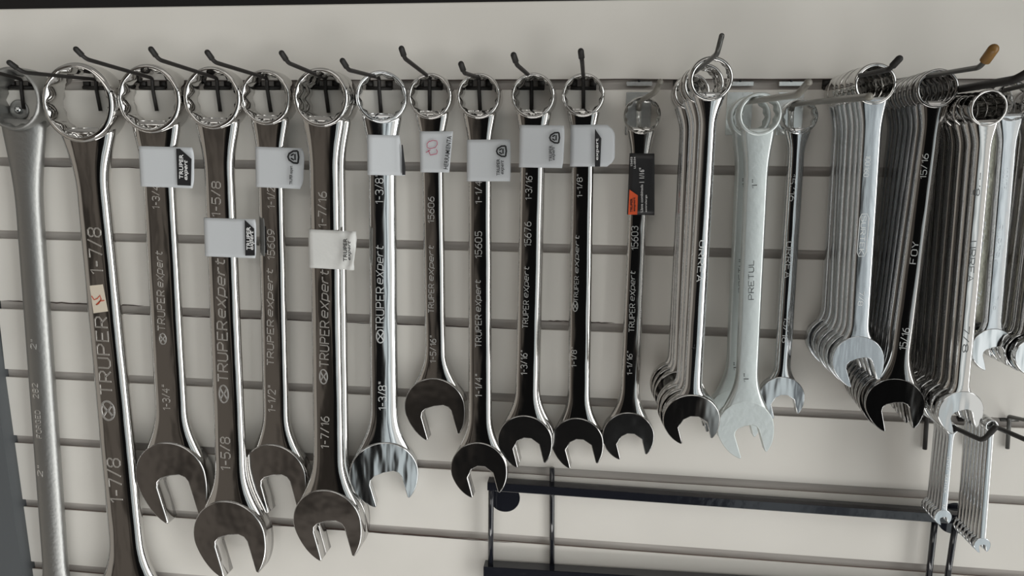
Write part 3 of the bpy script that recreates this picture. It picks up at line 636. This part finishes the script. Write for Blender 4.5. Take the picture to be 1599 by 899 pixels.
# ---------------------------------------------------------------- hooks
def hook(wx, wy, ytop, bend, tip, zb, zt, label, leg=178, r=.0018, m=M_wire, mt=M_tip, ball=1.35, bar=True, legx=None, tiplen=.006, barw=20, group=None):
    """wire hook: leg and crossbar on the board, arm out to the bend, tip turned up"""
    top = at(wx, ytop, .0035); root = empty('wire_hook', Matrix.Translation(B(at(wx, wy, 0))))
    Mi = root.matrix_world.inverted()
    def part(name, vf, mm):
        me_v = [Mi @ B(v) for v in vf[0]]; return mesh(name, me_v, vf[1], mm, root, frame=False)
    bnd = at(*bend, zb); tp = at(*tip, zt)
    lx = legx or wx
    P = smoothpath([at(lx, leg, .0028), at(wx, wy, .0028), top, top + (bnd - top) * .5, bnd, tp], .007)
    part('arm', tube(P, r), m)
    d = (tp - bnd).normalized(); ce = capsule_end(tp, d, r * ball)
    s0 = tp - d * tiplen
    pts = [s0 - d * .001, s0] + [c[0] for c in ce]; rs = [r * .7, r * ball] + [c[1] for c in ce]
    part('tip', tube(pts, rs), mt)
    if bar:
        a_, b_ = at(wx - barw, wy - .3, -.0005), at(wx + barw, wy + .3, -.0005)
        part('crossbar', tube([a_, b_], r * .95), m)
        e1, e2 = Vector((a_.x + .002, a_.y, -.003)), Vector((b_.x - .002, b_.y, -.003))
        vs = join(boxv(a_.x, a_.x + .006, a_.y, a_.y + .0085, -.0065, -.0005), boxv(b_.x - .006, b_.x, b_.y, b_.y + .0085, -.0065, -.0005)); part('lug', vs, m)
    tag(root, label, 'hook', group); return root
HK = [
 (33, 136, 124, (-66, 96), (-80, 76), .1, .105, 'black wire hook at the left edge beside the round washer', 170, 37),
 (150, 137, 124, (36, 113), (15, 98), .1, .108, 'black wire hook with its tip lying over the matt grey wrench head', 173, 157),
 (238, 137, 122, (134, 92), (119, 77), .1, .105, 'black hook whose tip is the leftmost in front of the top board', 173, 245),
 (339, 137, 122, (248, 93), (236, 77), .1, .105, 'black wire hook holding the wrench with the low paper tag', 174, 344),
 (417, 137, 122, (335, 97), (324, 82), .1, .105, 'black wire hook reaching left over the low-tagged wrench head', 175, 423),
 (508, 137, 122, (450, 98), (440, 83), .1, .105, 'black wire hook holding the pair with the crumpled tag', 176, 513),
 (592, 138, 121, (544, 109), (535, 95), .095, .10, 'black wire hook holding the bright gleaming wrench', 176, 595),
 (671, 138, 121, (632, 91), (627, 76), .1, .105, 'black wire hook steeply raised over the shortest tagged wrench', 177, 671),
 (748, 138, 121, (725, 114), (720, 100), .09, .095, 'black wire hook with the lowest tip of the middle row', 178, 750),
 (830, 138, 121, (807, 101), (802, 86), .1, .105, 'black wire hook holding the crest-tagged pair', 178, 830),
 (911, 138, 120, (909, 96), (907, 80), .1, .106, 'black wire hook whose tip points straight up', 172, 911)]
for (wx, wy, yt, bd, tp, zb, zt, lb, leg, lx) in HK: hook(wx, wy, yt, bd, tp, zb, zt, lb, leg=leg, legx=lx)
hook(1071, 140, 124, (1120, 84), (1127, 56), .215, .218, 'bare grey wire hook standing up from the long stack', m=M_grey_wire, mt=M_grey_wire, ball=1.0, tiplen=.002, leg=180, r=.0017)
hook(1305, 138, 126, (1389, 108), (1404, 92), .165, .17, 'short black ball-ended hook above the brushed wrenches', leg=178)
hook(1400, 138, 126, (1531, 105), (1551, 77), .19, .2, 'grey wire hook with an amber plastic tip', m=M_grey_wire, mt=M_amber, ball=1.9, tiplen=.009, leg=178, r=.0017)
hook(1452, 156, 147, (1588, 124), (1640, 92), .19, .2, 'thick black hook running out past the right edge', leg=178, r=.0028)
hook(1545, 156, 147, (1660, 118), (1690, 92), .16, .165, 'black wire hook mostly behind the pale satin wrench', leg=178)
hook(1447, 655, 648, (1535, 688), (1553, 668), .105, .11, 'black hook carrying the left low stack of small wrenches', leg=701, legx=1444, barw=16, r=.0020, ball=1.15)
hook(1512, 655, 648, (1610, 690), (1635, 672), .11, .115, 'black hook carrying the right low stack of small wrenches', leg=698, barw=16, r=.0020)
hook(1576, 655, 650, (1690, 676), (1710, 650), .11, .115, 'dark wire hook low at the right edge, carrying nothing', leg=700, legx=1573, barw=14, m=M_grey_wire)
# hooks with zinc back plates
def plate_hook(cx, arm, label, m=M_clear, r=.0024):
    root = empty('plate_hook', Matrix.Translation(B(at(cx, 140, 0)))); Mi = root.matrix_world.inverted()
    def part(name, vf, mm, sm=True): return mesh(name, [Mi @ B(v) for v in vf[0]], vf[1], mm, root, frame=False, smooth=sm)
    x0, x1 = at(cx - 20, 140, 0).x, at(cx + 20, 140, 0).x; yl = at(cx, 211, 0).y; yu = at(cx, 144, 0).y
    part('back_plate', join(boxv(x0, x1, yl, yu, .0003, .0013, .0003), boxv(x0, x1, at(cx, 134, 0).y, at(cx, 127.5, 0).y, -.003, .0004, .0002), boxv(x0, x1, yu - .001, at(cx, 134, 0).y, -.007, -.006)), M_plate, False)
    hx = at(cx, 129, .001); part('notch', tube([(hx.x, hx.y + .0018, -.001), (hx.x, hx.y + .0018, .0007)], .0012), M_ink)
    A = [at(cx - 1, 204, .003), at(cx, 168, .003)] ; part('rib', tube(A, .0022), M_plate)
    P = smoothpath([at(cx, 172, .003)] + [at(*q) for q in arm], .006); d = P[-1] - P[-2]; ce = capsule_end(P[-1], d, r * 1.1)
    part('arm', tube(P + [c[0] for c in ce], [r] * len(P) + [c[1] for c in ce]), m)
    tag(root, label, 'hook'); return root
plate_hook(998, [(999, 157, .006), (1010, 152, .030), (1024, 143, .058), (1031, 128, .066)], 'short cloudy plastic-sleeved hook on a zinc plate, over the black card wrench')
plate_hook(1156, [(1158, 160, .006), (1246, 148, .19), (1262, 129, .2)], 'long cloudy plastic-sleeved hook carrying the two satin wrenches')
plate_hook(1236, [(1238, 163, .006), (1357, 151, .2)], 'straight cloudy plastic-sleeved hook ending over the brushed stack')
# washer and screw left
c = at(31, 172, 0); wsh = empty('screw_washer', Matrix.Translation(B(c)))
def lathe(prof, cx, cy, n=40):
    vs = [(cx + r * math.cos(2 * PI * i / n), cy + r * math.sin(2 * PI * i / n), z) for i in range(n) for r, z in prof]; P = len(prof)
    fs = [[i * P + j, i * P + j + 1, ((i + 1) % n) * P + j + 1, ((i + 1) % n) * P + j] for i in range(n) for j in range(P - 1)]
    fs.append([i * P for i in range(n)]); fs.append([i * P + P - 1 for i in range(n)]); return vs, fs
def ch(parent, name, vf, m):
    Mi = parent.matrix_world.inverted(); return mesh(name, [Mi @ B(v) for v in vf[0]], vf[1], m, parent, frame=False)
ch(wsh, 'washer', lathe([(.0105, 0.0001), (.0105, .0012), (.009, .0018), (.004, .0012), (.0005, .0010)], c.x, c.y), M_grey)
ch(wsh, 'screw_head', lathe([(.004, .001), (.0038, .003), (.002, .0042), (.0004, .0045)], c.x, c.y), M_chrome2)
tag(wsh, 'round grey washer with a screw, seen through the matt wrench head', 'washer')

# ---------------------------------------------------------------- black rack below
ZR = .030
rk = empty('metal_rack', Matrix.Translation(B(at(787, 783, 0))))
def bar(p0, p1, h, z0, z1, bev):       # bar between two upper back edge points, a bevel along its front top edge
    x0, y0 = p0.x, p0.y; x1, y1 = p1.x, p1.y; prof = [(0, z0), (-.0004, z1 - bev * .3), (-bev * .35, z1), (-h + bev * .3, z1), (-h, z1 - bev * .3), (-h, z0)]
    vs = [(x0, y0 + a_, b_) for a_, b_ in prof] + [(x1, y1 + a_, b_) for a_, b_ in prof]; n = len(prof)
    return vs, [[i, (i + 1) % n, n + (i + 1) % n, n + i] for i in range(n)] + [list(range(n)), list(range(n, 2 * n))]
def flat(o): 
    for p in o.data.polygons: p.use_smooth = False
    return o
pA, pB = at(764, 744, .004), at(1504, 795, .004)
flat(ch(rk, 'crossbar', bar(pA, pB, .0095, .004, .0165, .002), M_rack))
pC, pD = at(758, 874, .004), at(1520, 919, .004)
flat(ch(rk, 'lower_bar', bar(pC, pD, .026, .004, .0165, .002), M_rack))
for (x0, y0, x1, y1) in ((767, 750, 766, 885), (1460, 812, 1447, 930), (1493, 812, 1475, 930)):
    a_, b_ = at(x0, y0, .0105), at(x1, y1, .0105); ch(rk, 'upright_rod', tube([a_, b_], .0029, 10), M_rack)
a_, b_ = at(862, 730, .003), at(862, 886, .003); ch(rk, 'upright_rod', join(tube([a_, b_], .0026, 10)), M_rack)
for (px, py) in ((787, 779), (1494, 812)):
    f_ = at(px, py, .004); fl = flat(ch(rk, 'mounting_flange', lathe([(.0168, -.0040), (.0168, -.0010), (.0160, 0), (.0005, .0001)], f_.x, f_.y), M_rack))
    if px < 1000:
        g_ = at(783, 781, .006); ch(fl, 'screw', lathe([(.003, .003), (.0028, .005), (.001, .0062), (.0003, .0063)], g_.x, g_.y, 20), M_plate).parent = fl
tag(rk, 'glossy black metal rack frame screwed to the board below the wrenches', 'rack')
bpy.context.view_layer.update()
